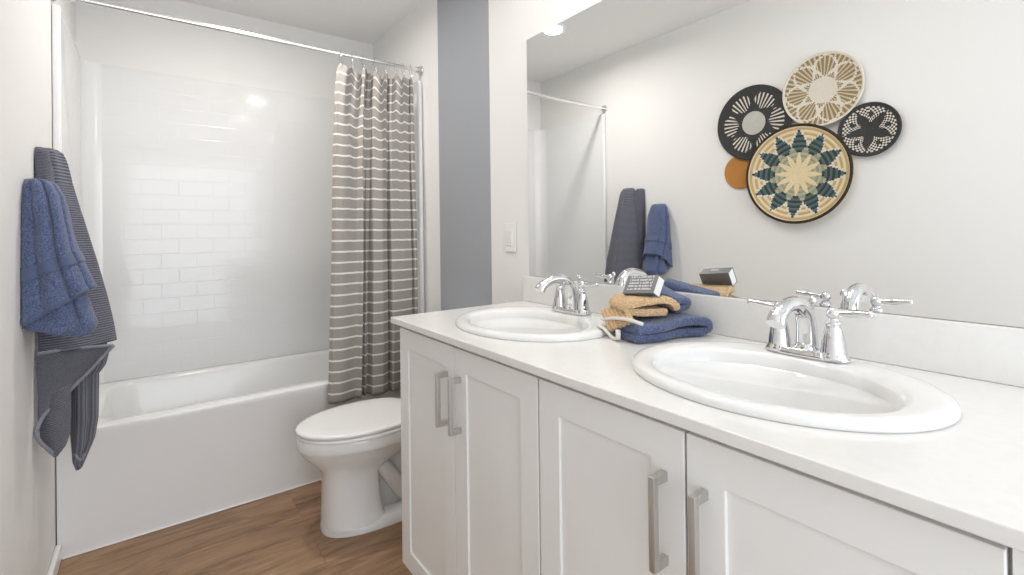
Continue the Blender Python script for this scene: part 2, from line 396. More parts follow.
# surround panels
sur = empty('tub_surround', (0.73, YB, 0.4605), 'glossy white tub surround panels moulded like brick tile', 'tub surround')
ZS0, ZS1 = 0.4607, 2.05
def panel(name, ax, a0, a1, p0, p1, zt=ZS1):
    """ax 'x': panel runs along x at depth p0(front)..p1; 'y': along y, at x p0..p1 (p0 is room face)."""
    bm = bmesh.new()
    uv = bm.loops.layers.uv.new('UVMap')
    if ax == 'x': box(bm, a0, a1, min(p0, p1), max(p0, p1), ZS0, zt)
    else: box(bm, min(p0, p1), max(p0, p1), a0, a1, ZS0, zt)
    for f in bm.faces:
        for l in f.loops:
            c = l.vert.co; l[uv].uv = ((c.x if ax == 'x' else c.y), c.z)
    return link(name, sub(bm, sur), M_tile, sur)
panel('back_panel', 'x', XL + 0.095, W - 0.095, YB - 0.022, YB - 0.001)
panel('side_panel', 'y', YT + 0.012, YB - 0.095, XL + 0.022, XL + 0.001)
panel('side_panel', 'y', YT + 0.012, YB - 0.095, W - 0.022, W - 0.001, ZS1 - 0.02)
for sx in (0, 1):      # rounded corner columns
    bm = bmesh.new(); rings = []
    for z in (ZS0, ZS1):
        ring = []
        cx = XL + 0.095 if sx == 0 else W - 0.095; cyy = YB - 0.095
        for k in range(13):
            a = pi / 2 + k / 12 * pi / 2
            px_, py_ = cos(a) * 0.073, sin(a) * 0.073
            ring.append(((cx + px_) if sx == 0 else (cx - px_), cyy + py_, z))
        xc = XL + 0.001 if sx == 0 else W - 0.001
        ring += [(xc, cyy, z), (xc, YB - 0.001, z), (cx, YB - 0.001, z)]
        rings.append(ring)
    loft(bm, rings)
    o = link('corner_column', sub(bm, sur), M_acr, sur, smooth=True); o.modifiers.new('es', 'EDGE_SPLIT').split_angle = radians(40)
for xa, xb, zt in ((XL + 0.001, XL + 0.026, ZS1), (W - 0.024, W - 0.001, ZS1 - 0.02)):
    bm = B(xa, xb, YT - 0.004, YT + 0.022, ZS0, zt)
    link('front_trim', sub(bm, sur), M_acr, sur, bevel=0.009, seg=4)

# ------------------------------------------------------------------ shower rod and curtain
YR, ZR = 2.432, 2.088
rod = empty('shower_rod', (0.73, YR, ZR), 'straight chrome shower curtain rod spanning wall to wall above the tub', 'curtain rod')
bm = bmesh.new(); tube(bm, [(XL + 0.004, YR, ZR), (0.80, YR, ZR)], 0.0125, 20); link('rod_tube', sub(bm, rod), M_rod, rod, smooth=True).modifiers.new('es', 'EDGE_SPLIT')
bm = bmesh.new(); tube(bm, [(0.80, YR, ZR), (W - 0.004, YR, ZR)], 0.0108, 20); link('rod_tube', sub(bm, rod), M_rod, rod, smooth=True).modifiers.new('es', 'EDGE_SPLIT')
for s, xw in ((1, XL), (-1, W)):
    bm = bmesh.new(); lathe(bm, [(0.026, s * 0.0006), (0.027, s * 0.006), (0.024, s * 0.012), (0.0165, s * 0.016), (0.0155, s * 0.034), (0.0125, s * 0.036)], (xw, YR, ZR), 32, 'x')
    link('rod_flange', sub(bm, rod), M_chrome, rod, smooth=True)

cur = empty('shower_curtain', (1.19, 2.38, 0.37), 'taupe shower curtain with thin white stripes gathered at the right', 'shower curtain')
ZT0, ZB0 = 2.035, 0.372
FOLDS = [0.0, .03, .10, .28, .325, .365, .39, .425, .46, .55, .625, .648, .675, .80, .915, .94, .96, 1.0]
DEP =   [.3, -.35, -.65, -.05, -.75, .95, .15, 1.0, -.65, -.75, -.10, .95, -.75, -.55, -.20, .55, -.35, -.05]
def fold_y(s):
    for i in range(len(FOLDS) - 1):
        if s <= FOLDS[i + 1]:
            k = (s - FOLDS[i]) / (FOLDS[i + 1] - FOLDS[i]); k = k * k * (3 - 2 * k)
            return DEP[i] + (DEP[i + 1] - DEP[i]) * k
    return DEP[-1]
HOOK_S = [0.03, 0.17, 0.31, 0.46, 0.60, 0.74, 0.86, 0.97]
def hook_sag(s):
    for i, (a, b) in enumerate(zip(HOOK_S[:-1], HOOK_S[1:])):
        if a <= s <= b:
            k = (s - a) / (b - a); return sin(pi * k) ** 1.3 * (0.024, 0.044, 0.026, 0.052, 0.034, 0.040, 0.020)[i]
    return 0.004
def cur_pt(s, t):
    xl = 1.026 + (0.948 - 1.026) * (t ** 0.5)
    xr = 1.422 + (1.408 - 1.422) * t
    amp = 0.024 + 0.008 * min(1, t * 2.2)
    yc = 2.414 - 0.034 * min(1, t * 1.6)
    x = xl + (xr - xl) * (s + 0.010 * sin(t * 4 + s * 5) * t)
    top = 0.5 * sin(s * 2 * pi * 7.2 + 0.8) * max(0, 1 - t * 5)
    y = yc + amp * (fold_y(min(1, max(0, s + 0.006 * sin(t * 5 + 1)))) + top + 0.06 * sin(t * 9 + s * 14))
    y = min(y, 2.410 if t > 0.12 else 2.43)
    z = ZT0 - hook_sag(s) * math.exp(-t * 7) - (ZT0 - ZB0) * t
    return Vector((x, y, z)) - loc_of(cur)
bm = grid(cur_pt, 300, 90)
uv = bm.loops.layers.uv['UVMap']
for f in bm.faces:
    for l in f.loops:
        u, t = l[uv].uv; l[uv].uv = (u * 0.9, t * (ZT0 - ZB0) + 0.0145)
o = link('curtain_cloth', bm, M_curt, cur, smooth=True)
thick(o, 0.0025)
for s in HOOK_S:
    p = cur_pt(s, 0.006) + loc_of(cur)
    bm = bmesh.new()
    tube(bm, spline([(p.x, p.y - 0.006, p.z - 0.014), (p.x, p.y - 0.010, p.z + 0.01), (p.x + 0.002, YR - 0.016, ZR - 0.002), (p.x + 0.003, YR - 0.006, ZR + 0.0155), (p.x + 0.003, YR + 0.008, ZR + 0.0145), (p.x + 0.003, YR + 0.015, ZR - 0.004), (p.x, p.y + 0.010, p.z + 0.012), (p.x, p.y + 0.006, p.z - 0.014)], 6), 0.0016, 6)
    link('curtain_hook', sub(bm, cur), M_chrome, cur, smooth=True)

# ------------------------------------------------------------------ toilet
toi = empty('toilet', (1.08, 2.0, 0), 'white two-piece toilet with its lid down beside the vanity', 'toilet')
def egg(xf, xb, hw, z, n=48, pf=2.0, pb=2.6, mid=0.55):
    """horizontal egg: front tip xf, back xb, half width hw; widest at mid of the length."""
    xm = xf + (xb - xf) * mid; pts = []
    for k in range(n):
        a = 2 * pi * k / n; c, s = cos(a), sin(a)
        p = pb if c > 0 else pf
        dx = (xb - xm) if c > 0 else (xm - xf)
        pts.append((xm + (abs(c) ** (2 / p)) * (1 if c > 0 else -1) * dx, 2.0 + (abs(s) ** (2 / p)) * (1 if s > 0 else -1) * hw, z))
    return pts
bm = bmesh.new()
loft(bm, [egg(0.806, 1.30, 0.126, 0.0, pf=2.4, pb=4), egg(0.803, 1.30, 0.126, 0.012, pf=2.4, pb=4), egg(0.806, 1.295, 0.120, 0.032, pf=2.4, pb=4), egg(0.808, 1.27, 0.108, 0.042, pf=2.4, pb=3.5)])
o = link('foot', sub(bm, toi), M_cer, toi, smooth=True); o.modifiers.new('es', 'EDGE_SPLIT').split_angle = radians(50)
bm = bmesh.new()
E2 = lambda xf, xb, hw, z: egg(xf, xb, hw, z, pf=2.5, pb=5, mid=0.6)
loft(bm, [E2(0.808, 1.045, 0.116, 0.028), E2(0.809, 1.032, 0.109, 0.06), E2(0.811, 1.022, 0.105, 0.12), E2(0.813, 1.018, 0.103, 0.19), E2(0.810, 1.02, 0.105, 0.225),
          egg(0.800, 1.06, 0.112, 0.252, pf=2.3, pb=4), egg(0.778, 1.13, 0.130, 0.276, pf=2.1, pb=3), egg(0.752, 1.20, 0.150, 0.302), egg(0.734, 1.235, 0.165, 0.324), egg(0.7255, 1.24, 0.173, 0.340), egg(0.7205, 1.242, 0.1785, 0.347), egg(0.7185, 1.245, 0.181, 0.354), egg(0.7175, 1.25, 0.182, 0.386), egg(0.721, 1.25, 0.180, 0.392),
          egg(0.775, 1.10, 0.13, 0.392), egg(0.79, 1.09, 0.115, 0.37), egg(0.84, 1.03, 0.07, 0.25), egg(0.90, 0.99, 0.03, 0.22)])
o = link('bowl', sub(bm, toi), M_cer, toi, smooth=True); o.modifiers.new('es', 'EDGE_SPLIT').split_angle = radians(60)
# trapway bulge and foot behind the front column
bm = bmesh.new()
for s in (-1, 1):
    tube(bm, spline([(0.96, 2.0 + s * 0.050, 0.255), (1.03, 2.0 + s * 0.062, 0.225), (1.085, 2.0 + s * 0.066, 0.150), (1.135, 2.0 + s * 0.060, 0.085), (1.20, 2.0 + s * 0.055, 0.10), (1.25, 2.0 + s * 0.05, 0.16)], 8), 0.034, 18)
box(bm, 1.0, 1.24, 1.95, 2.05, 0.02, 0.30)
link('trapway', sub(bm, toi), M_cer, toi, smooth=True)
bm = bmesh.new(); loft(bm, [rrect(1.215, 1.47, 1.885, 2.115, 0.03, 0.0 + z) for z in (0.001, 0.02)] + [rrect(1.20, 1.47, 1.84, 2.16, 0.04, z) for z in (0.30, 0.388)])
link('pedestal', sub(bm, toi), M_cer, toi, bevel=0.008, seg=3)
bm = bmesh.new()
loft(bm, [egg(0.721, 1.215, 0.183, 0.3925), egg(0.7175, 1.217, 0.186, 0.395), egg(0.7175, 1.217, 0.186, 0.403), egg(0.721, 1.215, 0.183, 0.4055)])
o = link('seat_ring', sub(bm, toi), M_seat, toi, smooth=True); o.modifiers.new('es', 'EDGE_SPLIT').split_angle = radians(60)
bm = bmesh.new()
loft(bm, [egg(0.719, 1.205, 0.178, 0.4090), egg(0.715, 1.208, 0.182, 0.411), egg(0.7145, 1.209, 0.183, 0.4190), egg(0.718, 1.206, 0.180, 0.4235), egg(0.732, 1.195, 0.168, 0.4255), egg(0.79, 1.15, 0.12, 0.4268), egg(0.86, 1.10, 0.06, 0.4272)])
link('lid', sub(bm, toi), M_seat, toi, smooth=True)
for s in (-1, 1):
    bm = bmesh.new(); tube(bm, [(1.232, 2.0 + s * 0.075 - 0.028, 0.419), (1.232, 2.0 + s * 0.075 + 0.028, 0.419)], 0.012, 16)
    link('seat_hinge', sub(bm, toi), M_seat, toi, bevel=0.002)
bm = bmesh.new(); loft(bm, [rrect(1.275, 1.462, 1.81, 2.19, 0.03, 0.39), rrect(1.262, 1.466, 1.79, 2.21, 0.035, 0.45), rrect(1.255, 1.468, 1.78, 2.22, 0.035, 0.735)])
link('tank', sub(bm, toi), M_cer, toi, bevel=0.006, seg=3)
bm = bmesh.new(); loft(bm, [rrect(1.246, 1.472, 1.771, 2.229, 0.035, 0.736), rrect(1.243, 1.473, 1.768, 2.232, 0.04, 0.758), rrect(1.252, 1.468, 1.777, 2.223, 0.04, 0.772)])
link('tank_lid', sub(bm, toi), M_cer, toi, bevel=0.004, seg=3)
bm = bmesh.new(); tube(bm, [(1.255, 1.84, 0.67), (1.235, 1.84, 0.67)], 0.012, 16); tube(bm, [(1.238, 1.845, 0.67), (1.238, 1.80, 0.662)], [0.008, 0.006], 12)
link('flush_lever', sub(bm, toi), M_chrome, toi, smooth=True)
for s in (-1, 1):
    bm = bmesh.new(); lathe(bm, [(0.014, 0), (0.014, 0.008), (0.009, 0.016), (0.002, 0.018)], (1.16, 2.0 + s * 0.112, 0.019), 16)
    link('bolt_cap', sub(bm, toi), M_seat, toi, smooth=True)

# ------------------------------------------------------------------ vanity cabinets
XF = 0.9064                 # counter front edge
XD = 0.9285                 # door faces
def door(e, ya, yb, z0, z1, hy):
    """Shaker door: ya<yb. parts local to e."""
    d = 0.019; fr = 0.062
    bm = bmesh.new()
    def rect(x, a): return [bm.verts.new(p) for p in ((x, ya + a, z0 + a), (x, yb - a, z0 + a), (x, yb - a, z1 - a), (x, ya + a, z1 - a))]
    fo, fi, bi, bo = rect(XD, 0), rect(XD, fr), rect(XD + d, fr), rect(XD + d, 0)
    for p, q in ((fo, fi), (fi, bi), (bi, bo), (bo, fo)):
        for k in range(4): bm.faces.new((p[k], p[(k + 1) % 4], q[(k + 1) % 4], q[k]))
    dr = link('door', sub(bm, e), M_cab, e, bevel=0.0016, seg=2)
    dr.modifiers.remove(dr.modifiers['wn'])
    for p in dr.data.polygons: p.use_smooth = False
    bm = B(XD + 0.0058, XD + 0.016, ya + fr - 0.004, yb - fr + 0.004, z0 + fr - 0.004, z1 - fr + 0.004)
    p = link('door_panel', sub(bm, e), M_cab, dr)
    # bar pull with square section
    bm = bmesh.new(); hx = XD - 0.030
    zc = 0.728; h = 0.0745; w = 0.0058
    box(bm, hx - w, hx + w, hy - w, hy + w, zc - h, zc + h)
    for s in (-1, 1):
        zz = zc + s * (h - 0.0075)
        box(bm, hx + w, XD, hy - w, hy + w, zz - 0.0075, zz + 0.0075)
    link('handle', sub(bm, e), M_nickel, dr, bevel=0.0012)
    return dr
def cabinet(y0, y1, seam, label, left_end):
    e = empty('vanity_cabinet', (1.2, (y0 + y1) / 2, 0), label, 'cabinet', 'vanity cabinets under the counter')
    zt = ZK - 0.021; zb = 0.105
    bm = bmesh.new(); xf = XD + 0.020; xb = W - 0.004
    box(bm, xf, xb, y0 + 0.0005, y0 + 0.018, 0 if not left_end else zb, zt)
    box(bm, xf, xb, y1 - 0.018, y1 - 0.0005, 0 if left_end is None else zb, zt)
    box(bm, xf, xb, y0 + 0.018, y1 - 0.018, zb, zb + 0.018)
    box(bm, xb - 0.012, xb, y0 + 0.018, y1 - 0.018, zb + 0.018, zt)
    # face frame
    box(bm, xf, xf + 0.018, y0 + 0.018, y1 - 0.018, zt - 0.06, zt); box(bm, xf, xf + 0.018, y0 + 0.018, y1 - 0.018, zb + 0.018, zb + 0.045)
    box(bm, xf, xf + 0.018, seam - 0.02, seam + 0.02, zb + 0.045, zt - 0.06)
    link('carcass', sub(bm, e), M_cab, e)
    bm = B(xf + 0.065, xf + 0.083, y0 + 0.001, y1 - 0.001, 0.0, zb); box(bm, xf + 0.083, xb, y0 + 0.001, y0 + 0.017, 0, zb - 0.0005); box(bm, xf + 0.083, xb, y1 - 0.017, y1 - 0.001, 0, zb - 0.0005)
    link('toe_kick', sub(bm, e), M_cab, e)
    return e, zb, zt
e, zb, zt = cabinet(0.789, 1.503, 1.146, 'white shaker vanity cabinet next to the toilet, under the far sink', True)
door(e, 1.1475, 1.5015, zb - 0.004, ZK - 0.034, 1.184)
door(e, 0.7915, 1.1445, zb - 0.004, ZK - 0.034, 1.113)
e, zb, zt = cabinet(0.060, 0.789, 0.4365, 'white shaker vanity cabinet in the foreground, under the near sink', True)
door(e, 0.4385, 0.7865, zb - 0.004, ZK - 0.034, 0.474)
door(e, 0.0890, 0.4345, zb - 0.004, ZK - 0.034, 0.404)
bm = B(XD + 0.006, XD + 0.020, 0.0605, 0.0855, zb, zt); link('filler_stile', sub(bm, e), M_cab, e, bevel=0.001)

# countertop with two elliptical cut-outs, and backsplash
SX, SA, SB = 1.19, 0.264, 0.219
SINKS = [1.127, 0.433]
Y_R, Y_L = 0.03, 1.5246
def sup(cx, cyy, b, a, z, n=96, p=2.0):
    out = []
    for k in range(n):
        t = 2 * pi * k / n; c, s = cos(t), sin(t)
        out.append((cx + abs(c) ** (2 / p) * (1 if c > 0 else -1) * b, cyy + abs(s) ** (2 / p) * (1 if s > 0 else -1) * a, z))
    return out
ct = empty('countertop', (1.19, 0.78, ZK - 0.02), 'white quartz vanity countertop with a low backsplash under the mirror', 'countertop')
def slab():
    """Plate with two elliptical holes, split into two halves at mid y, bridged."""
    bm = bmesh.new(); ymid = (SINKS[0] + SINKS[1]) / 2; xb = W - 0.002
    for ys, ya, yb in ((SINKS[1], Y_R, ymid), (SINKS[0], ymid, Y_L)):
        n = 96
        inner = [Vector(p) for p in sup(SX, ys, SB - 0.022, SA - 0.022, 0, n)]
        outer = []
        for p in inner:
            d = p - Vector((SX, ys, 0)); k = 1e9
            if d.x > 1e-9: k = min(k, (xb - SX) / d.x)
            if d.x < -1e-9: k = min(k, (XF - SX) / d.x)
            if d.y > 1e-9: k = min(k, (yb - ys) / d.y)
            if d.y < -1e-9: k = min(k, (ya - ys) / d.y)
            outer.append(Vector((SX, ys, 0)) + d * k)
        for cx_, cy_ in ((xb, yb), (xb, ya), (XF, yb), (XF, ya)):     # snap nearest to the corners
            i = min(range(n), key=lambda j: (outer[j] - Vector((cx_, cy_, 0))).length); outer[i] = Vector((cx_, cy_, 0))
        def lv(pts, z): return [bm.verts.new((p.x, p.y, z)) for p in pts]
        it, ot, ib, ob = lv(inner, ZK), lv(outer, ZK), lv(inner, ZK - 0.02), lv(outer, ZK - 0.02)
        for i in range(n):
            j = (i + 1) % n
            bm.faces.new((it[i], it[j], ot[j], ot[i])); bm.faces.new((ib[i], ob[i], ob[j], ib[j])); bm.faces.new((it[i], ib[i], ib[j], it[j]))
            mid = (outer[i] + outer[j]) / 2
            if abs(mid.y - ymid) > 1e-4: bm.faces.new((ot[i], ot[j], ob[j], ob[i]))
    return bm
o = link('counter_slab', sub(slab(), ct), M_quartz, ct, bevel=0.0025)
bm = B(1.4652, W - 0.002, Y_R, Y_L, ZK + 0.0002, ZK + 0.1008)
link('backsplash', sub(bm, ct), M_quartz, ct, bevel=0.002)

# ------------------------------------------------------------------ sinks
def make_sink(ys, label):
    e = empty('drop_in_sink', (SX, ys, ZK), label, 'sink', 'drop-in sinks in the counter')
    bm = bmesh.new(); X = -0.024        # bowl shifted to the front of the rim
    R = lambda dx, b, a, z, p=2.0: sup(dx, 0, b, a, z, 96, p)
    loft(bm, [R(0, SB - 0.03, SA - 0.03, -0.012), R(0, SB - 0.03, SA - 0.03, 0.0003), R(0, SB - 0.001, SA - 0.001, 0.0003), R(0, SB, SA, 0.0030), R(0, SB - 0.001, SA - 0.001, 0.009), R(-0.0005, SB - 0.006, SA - 0.006, 0.0135), R(-0.001, SB - 0.014, SA - 0.014, 0.0160), R(-0.003, SB - 0.024, SA - 0.024, 0.0165),
              R(X, 0.160, 0.216, 0.0145, 2.1), R(X, 0.153, 0.209, 0.0125, 2.1), R(X, 0.148, 0.203, 0.006, 2.1), R(X, 0.143, 0.197, -0.010, 2.1), R(X, 0.134, 0.184, -0.05, 2.1), R(X, 0.116, 0.160, -0.095, 2.1), R(X, 0.085, 0.118, -0.125, 2.0), R(X, 0.045, 0.06, -0.138), R(X, 0.02, 0.02, -0.141)], close0=True)
    bm.faces.ensure_lookup_table()
    link('basin', bm, M_cer, e, smooth=True)
    bm = bmesh.new(); lathe(bm, [(0.030, -0.1405), (0.031, -0.1375), (0.024, -0.136), (0.021, -0.139), (0.019, -0.134), (0.006, -0.131)], (X, 0, 0), 28)
    link('drain', bm, M_chrome, e, smooth=True)
    # overflow slot in the rear bowl wall
    bm = bmesh.new(); box(bm, X + 0.1335, X + 0.1425, -0.016, 0.016, -0.032, -0.022)
    link('overflow_slot', bm, M_slot, e, bevel=0.002)
    return e
make_sink(SINKS[0], 'white oval drop-in sink at the far end of the counter, nearer the toilet')
make_sink(SINKS[1], 'white oval drop-in sink at the near end of the counter, in the foreground')

# ------------------------------------------------------------------ faucets
def make_faucet():
    e = empty('faucet', (1.352, 0, ZK + 0.0168), 'x', 'faucet', 'chrome faucets behind the sinks')
    bm = bmesh.new()
    def plate(dx, dy, z): return sup(0, 0, dx, dy, z, 64, 3.0)
    loft(bm, [plate(0.027, 0.079, 0.0), plate(0.027, 0.079, 0.004), plate(0.024, 0.076, 0.008), plate(0.0215, 0.073, 0.012), plate(0.020, 0.071, 0.014)])
    link('base_plate', bm, M_chrome, e, smooth=True)
    for s in (-1, 1):
        bm = bmesh.new()
        lathe(bm, [(0.0265, 0.002), (0.0265, 0.008), (0.0235, 0.012), (0.022, 0.017), (0.0215, 0.024), (0.020, 0.036), (0.0175, 0.050), (0.0145, 0.063), (0.0125, 0.070), (0.0135, 0.0715), (0.0135, 0.0745), (0.0105, 0.077), (0.008, 0.081), (0.008, 0.084)], (0.0, s * 0.051, 0), 32)
        h = link('handle_tower', bm, M_chrome, e, smooth=True)
        bm = bmesh.new()
        lathe(bm, [(0.002, -0.0125), (0.008, -0.010), (0.012, -0.003), (0.0122, 0.003), (0.0085, 0.0100), (0.002, 0.0125)], (0, s * 0.051, 0.0915), 24)
        z = 0.0915
        tube(bm, [(0, s * 0.056, z), (0, s * 0.063, z + .0005), (0, s * 0.068, z + .001), (0, s * 0.078, z + 0.002), (0, s * 0.092, z + 0.0033), (0, s * 0.103, z + 0.0045), (0, s * 0.110, z + 0.005), (0, s * 0.1145, z + 0.0054), (0, s * 0.118, z + 0.0056)],
             [0.0062, 0.0056, 0.0060, 0.0068, 0.0073, 0.0064, 0.0058, 0.0074, 0.0048], 16)
        link('lever', bm, M_chrome, h, smooth=True)
    bm = bmesh.new()
    pts = spline([(0.008, 0, 0.008), (0.008, 0, 0.032), (0.005, 0, 0.062), (-0.007, 0, 0.088), (-0.032, 0, 0.106), (-0.064, 0, 0.111), (-0.096, 0, 0.105), (-0.120, 0, 0.092), (-0.131, 0, 0.078)], 5)
    n = len(pts); rad = []
    for i in range(n):
        k = i / (n - 1)
        r = 0.0215 - 0.0075 * min(1, k * 1.5) + 0.0035 * max(0, (k - 0.75) / 0.25)
        rad.append((r, r * 1.02))
    tube(bm, pts, rad, 24, up=(0, 1, 0))
    o = link('spout', bm, M_chrome, e, smooth=True); o.modifiers.new('es', 'EDGE_SPLIT').split_angle = radians(55)
    bm = bmesh.new(); lathe(bm, [(0.024, 0.006), (0.0245, 0.014), (0.021, 0.020), (0.0195, 0.024), (0.018, 0.026)], (0.006, 0, 0), 28)
    link('spout_collar', bm, M_chrome, e, smooth=True)
    bm = bmesh.new(); lathe(bm, [(0.0028, 0.012), (0.0028, 0.100), (0.006, 0.101), (0.0075, 0.108), (0.0055, 0.115), (0.001, 0.118)], (0.038, 0, 0), 14)
    bm2 = None
    link('lift_rod', bm, M_chrome, e, smooth=True)
    bm = bmesh.new(); lathe(bm, [(0.0085, 0.0), (0.0085, 0.006), (0.004, 0.012)], (0.038, 0, 0), 16)
    link('rod_collar', bm, M_chrome, e, smooth=True)
    return e
def copy_tree(o, parent=None):
    c = o.copy(); COL.objects.link(c)
    if parent: c.parent = parent
    for ch in list(o.children): copy_tree(ch, c)
    return c
fa = make_faucet()
fb = copy_tree(fa)
fa.location.y = SINKS[0] + 0.002; fa['label'] = 'chrome two-lever faucet at the far sink, nearer the toilet'
fb.location.y = SINKS[1] + 0.001; fb['label'] = 'chrome two-lever faucet at the near sink in the foreground'

# ------------------------------------------------------------------ mirror
mir = empty('wall_mirror', (W - 0.003, 0.77, 1.0115), 'large frameless wall mirror above the vanity backsplash', 'mirror')
bm = B(W - 0.0036, W - 0.0006, 0.0485, 1.4918, 1.0105, 1.951)
link('gap_shade_backing', sub(bm, mir), M_slot, mir)  # grey margin past the glass stands in for the shaded edge gap
bm = B(W - 0.0055, W - 0.0037, 0.05, 1.4906, 1.0115, 1.950)
link('mirror_glass', sub(bm, mir), M_mirror, mir)

# ------------------------------------------------------------------ outlet
ol = empty('wall_outlet', (W - 0.001, 1.616, 1.163), 'white electrical outlet plate beside the mirror', 'outlet')
bm = B(-0.006, 0.0, -0.037, 0.037, -0.0605, 0.0605); link('cover_plate', bm, M_trim, ol, bevel=0.003)
bm = B(-0.009, -0.005, -0.0165, 0.0165, -0.0335, 0.0335); rc = link('receptacle', bm, M_trim, ol, bevel=0.0012)
for zz in (-0.021, 0.021):
    bm = bmesh.new()
    for dy, hh in ((-0.006, 0.004), (0.006, 0.0048)): box(bm, -0.0094, -0.0085, dy - 0.0011, dy + 0.0011, zz - hh, zz + hh)
    link('socket_slots', bm, M_slot, rc)
for zz in (-0.0045, 0.0045):
    bm = B(-0.0102, -0.0085, -0.007, 0.007, zz - 0.003, zz + 0.003); link('test_button', bm, M_trim, rc, bevel=0.0006)

# ------------------------------------------------------------------ wall baskets (left wall, seen in the mirror)
def basket(name, yc, zc, R, depth, coils, fn, mats, rimmat, label, tilt=0.0, nseg=220, rot=0.0, x_off=0.004, tz=0.0):
    """Coiled bowl hung on the left wall. fn(r, th, ring) -> material index. th=0 points up, grows towards +y."""
    e = empty(name, (XL + x_off, yc, zc), label, 'wall basket', 'woven baskets on the left wall')
    bm = bmesh.new(); sub_ = 3; rings = []; idx = []
    cw = R / coils
    for c in range(coils):
        for k in range(sub_):
            q = (k + 0.0) / sub_
            r = (c + q) * cw
            if c == 0 and k == 0: r = 0.0008
            bump = sin(pi * q) * cw * 0.42
            rings.append((r, depth * (r / R) ** 2 + bump + 0.006)); idx.append(c)
    rings.append((R, depth + 0.006)); idx.append(coils - 1)
    back = [(R, depth - 0.001), (R * 0.75, depth * 0.5625 - 0.001), (R * 0.5, depth * .25 - 0.0005), (R * 0.25, depth * 0.0625), (0.001, 0.0)]
    V = []
    for r, h in rings + back:
        V.append([bm.verts.new((h, r * sin(2 * pi * k / nseg + 0), r * cos(2 * pi * k / nseg))) for k in range(nseg)])
    for i in range(len(V) - 1):
        front = i < len(rings) - 1
        for k in range(nseg):
            j = (k + 1) % nseg
            f = bm.faces.new((V[i][k], V[i][j], V[i + 1][j], V[i + 1][k])); f.smooth = True
            if front:
                c = idx[i]; f.material_index = fn((c + 0.5) / coils, (2 * pi * (k + 0.5) / nseg - rot) % (2 * pi), c, k)
            else: f.material_index = 0
    bm.faces.new(V[-1])
    me_o = link('woven_bowl', bm, mats, e)
    if rimmat:
        bm = bmesh.new(); rr = R * 0.995; n = 72; rings2 = []
        for k in range(n):
            a = 2 * pi * k / n; d = Vector((0, sin(a), cos(a)))
            rings2.append([Vector((depth + 0.006, 0, 0)) + d * rr + d * cos(2 * pi * q / 10) * rimmat[1] + Vector((1, 0, 0)) * sin(2 * pi * q / 10) * rimmat[1] for q in range(10)])
        rings2.append(rings2[0]); loft(bm, rings2, False, False); bmesh.ops.remove_doubles(bm, verts=bm.verts[:], dist=1e-6)
        link('rim', bm, rimmat[0], e, smooth=True)
    e.rotation_euler = (0, tilt, tz)
    return e
def p_big(r, th, c, k):
    n = 12; f = (th / (2 * pi) * n) % 1.0; d = abs(f - 0.5) * 2    # 0 at petal centre -> 1 between
    bg = 0 if c % 2 else 3
    if r < 0.20: return 0
    if r < 0.46:
        if d < 1 - (r - 0.20) / 0.27: return 0
        return 2 if c % 2 else 6
    if r < 0.90:
        w = 0.30 + 0.68 * (r - 0.44) / 0.15 if r < 0.59 else 0.98 * (0.90 - r) / 0.31
        if d < w: return 1 if c % 2 else 5
        if r > 0.58 and d < w + 0.19: return 4
        if r < 0.59: return 2 if c % 2 else 6
    return bg
def p_grey(r, th, c, k):
    n = 6; f = (th / (2 * pi) * n) % 1.0; d = abs(f - 0.5) * 2
    if r < 0.31: return 1
    if 0.42 < r < 0.82:
        w = 0.86 * (1 - ((r - 0.64) / 0.24) ** 2)
        if d < w and (k % 5) < 2: return 2
    return 0
def p_tan(r, th, c, k):
    n = 7; f = (th / (2 * pi) * n) % 1.0; d = abs(f - 0.5) * 2; g = (f + 0.5) % 1.0; e2 = abs(g - 0.5) * 2
    if r < 0.36 or r > 0.95: return 0
    t = (r - 0.36) / 0.58
    w = 0.98 * sin(pi * min(1, t ** 0.9)) ** 0.8
    if abs(d - w) < 0.085 + 0.03 / r: return 0
    if t < 0.50 and abs(e2 - (0.5 - t) * 1.5) < 0.09: return 0
    return 1 if (k % 5) < 2 else 2
def p_dark(r, th, c, k):
    n = 5; f = (th / (2 * pi) * n) % 1.0; d = abs(f - 0.5) * 2
    star = 0.26 + 0.52 * d ** 1.3
    if star + 0.02 < r < 0.88 and d < 0.95:
        if 0.52 < r < 0.66 and d < 0.20: return 0
        if (k // 3 + c) % 2: return 1
    return 0
basket('woven_basket', 1.329, 1.775, 0.203, 0.012, 22, p_grey, [S_char, S_grey, S_white], (S_char, 0.0045), 'charcoal woven wall basket with a pale centre disc and white rays')
basket('woven_basket', 0.791, 1.641, 0.122, 0.018, 16, p_dark, [S_char, S_white], (S_char, 0.0045), 'small black woven wall basket with white dashes around a star', rot=0.5, nseg=200)
basket('woven_basket', 1.408, 1.512, 0.096, 0.002, 13, lambda r, th, c, k: 0, [S_orange], None, 'small plain orange woven wall basket half hidden, lowest left of the group', nseg=120, x_off=0.001)
basket('woven_basket', 0.983, 1.874, 0.179, 0.022, 22, p_tan, [S_white, S_ltan, S_olive], (S_white, 0.0045), 'cream and brown woven wall basket with leaf star pattern, topmost of the group', rot=0.3)
basket('woven_basket', 1.103, 1.466, 0.250, 0.034, 20, p_big, [S_cream, S_teal, S_sage, S_tan, S_white, S_teal2, S_olive2], (S_rim, 0.0075), 'large cream woven wall basket with teal diamond petals and a dark rim', rot=-0.09 + pi / 12)

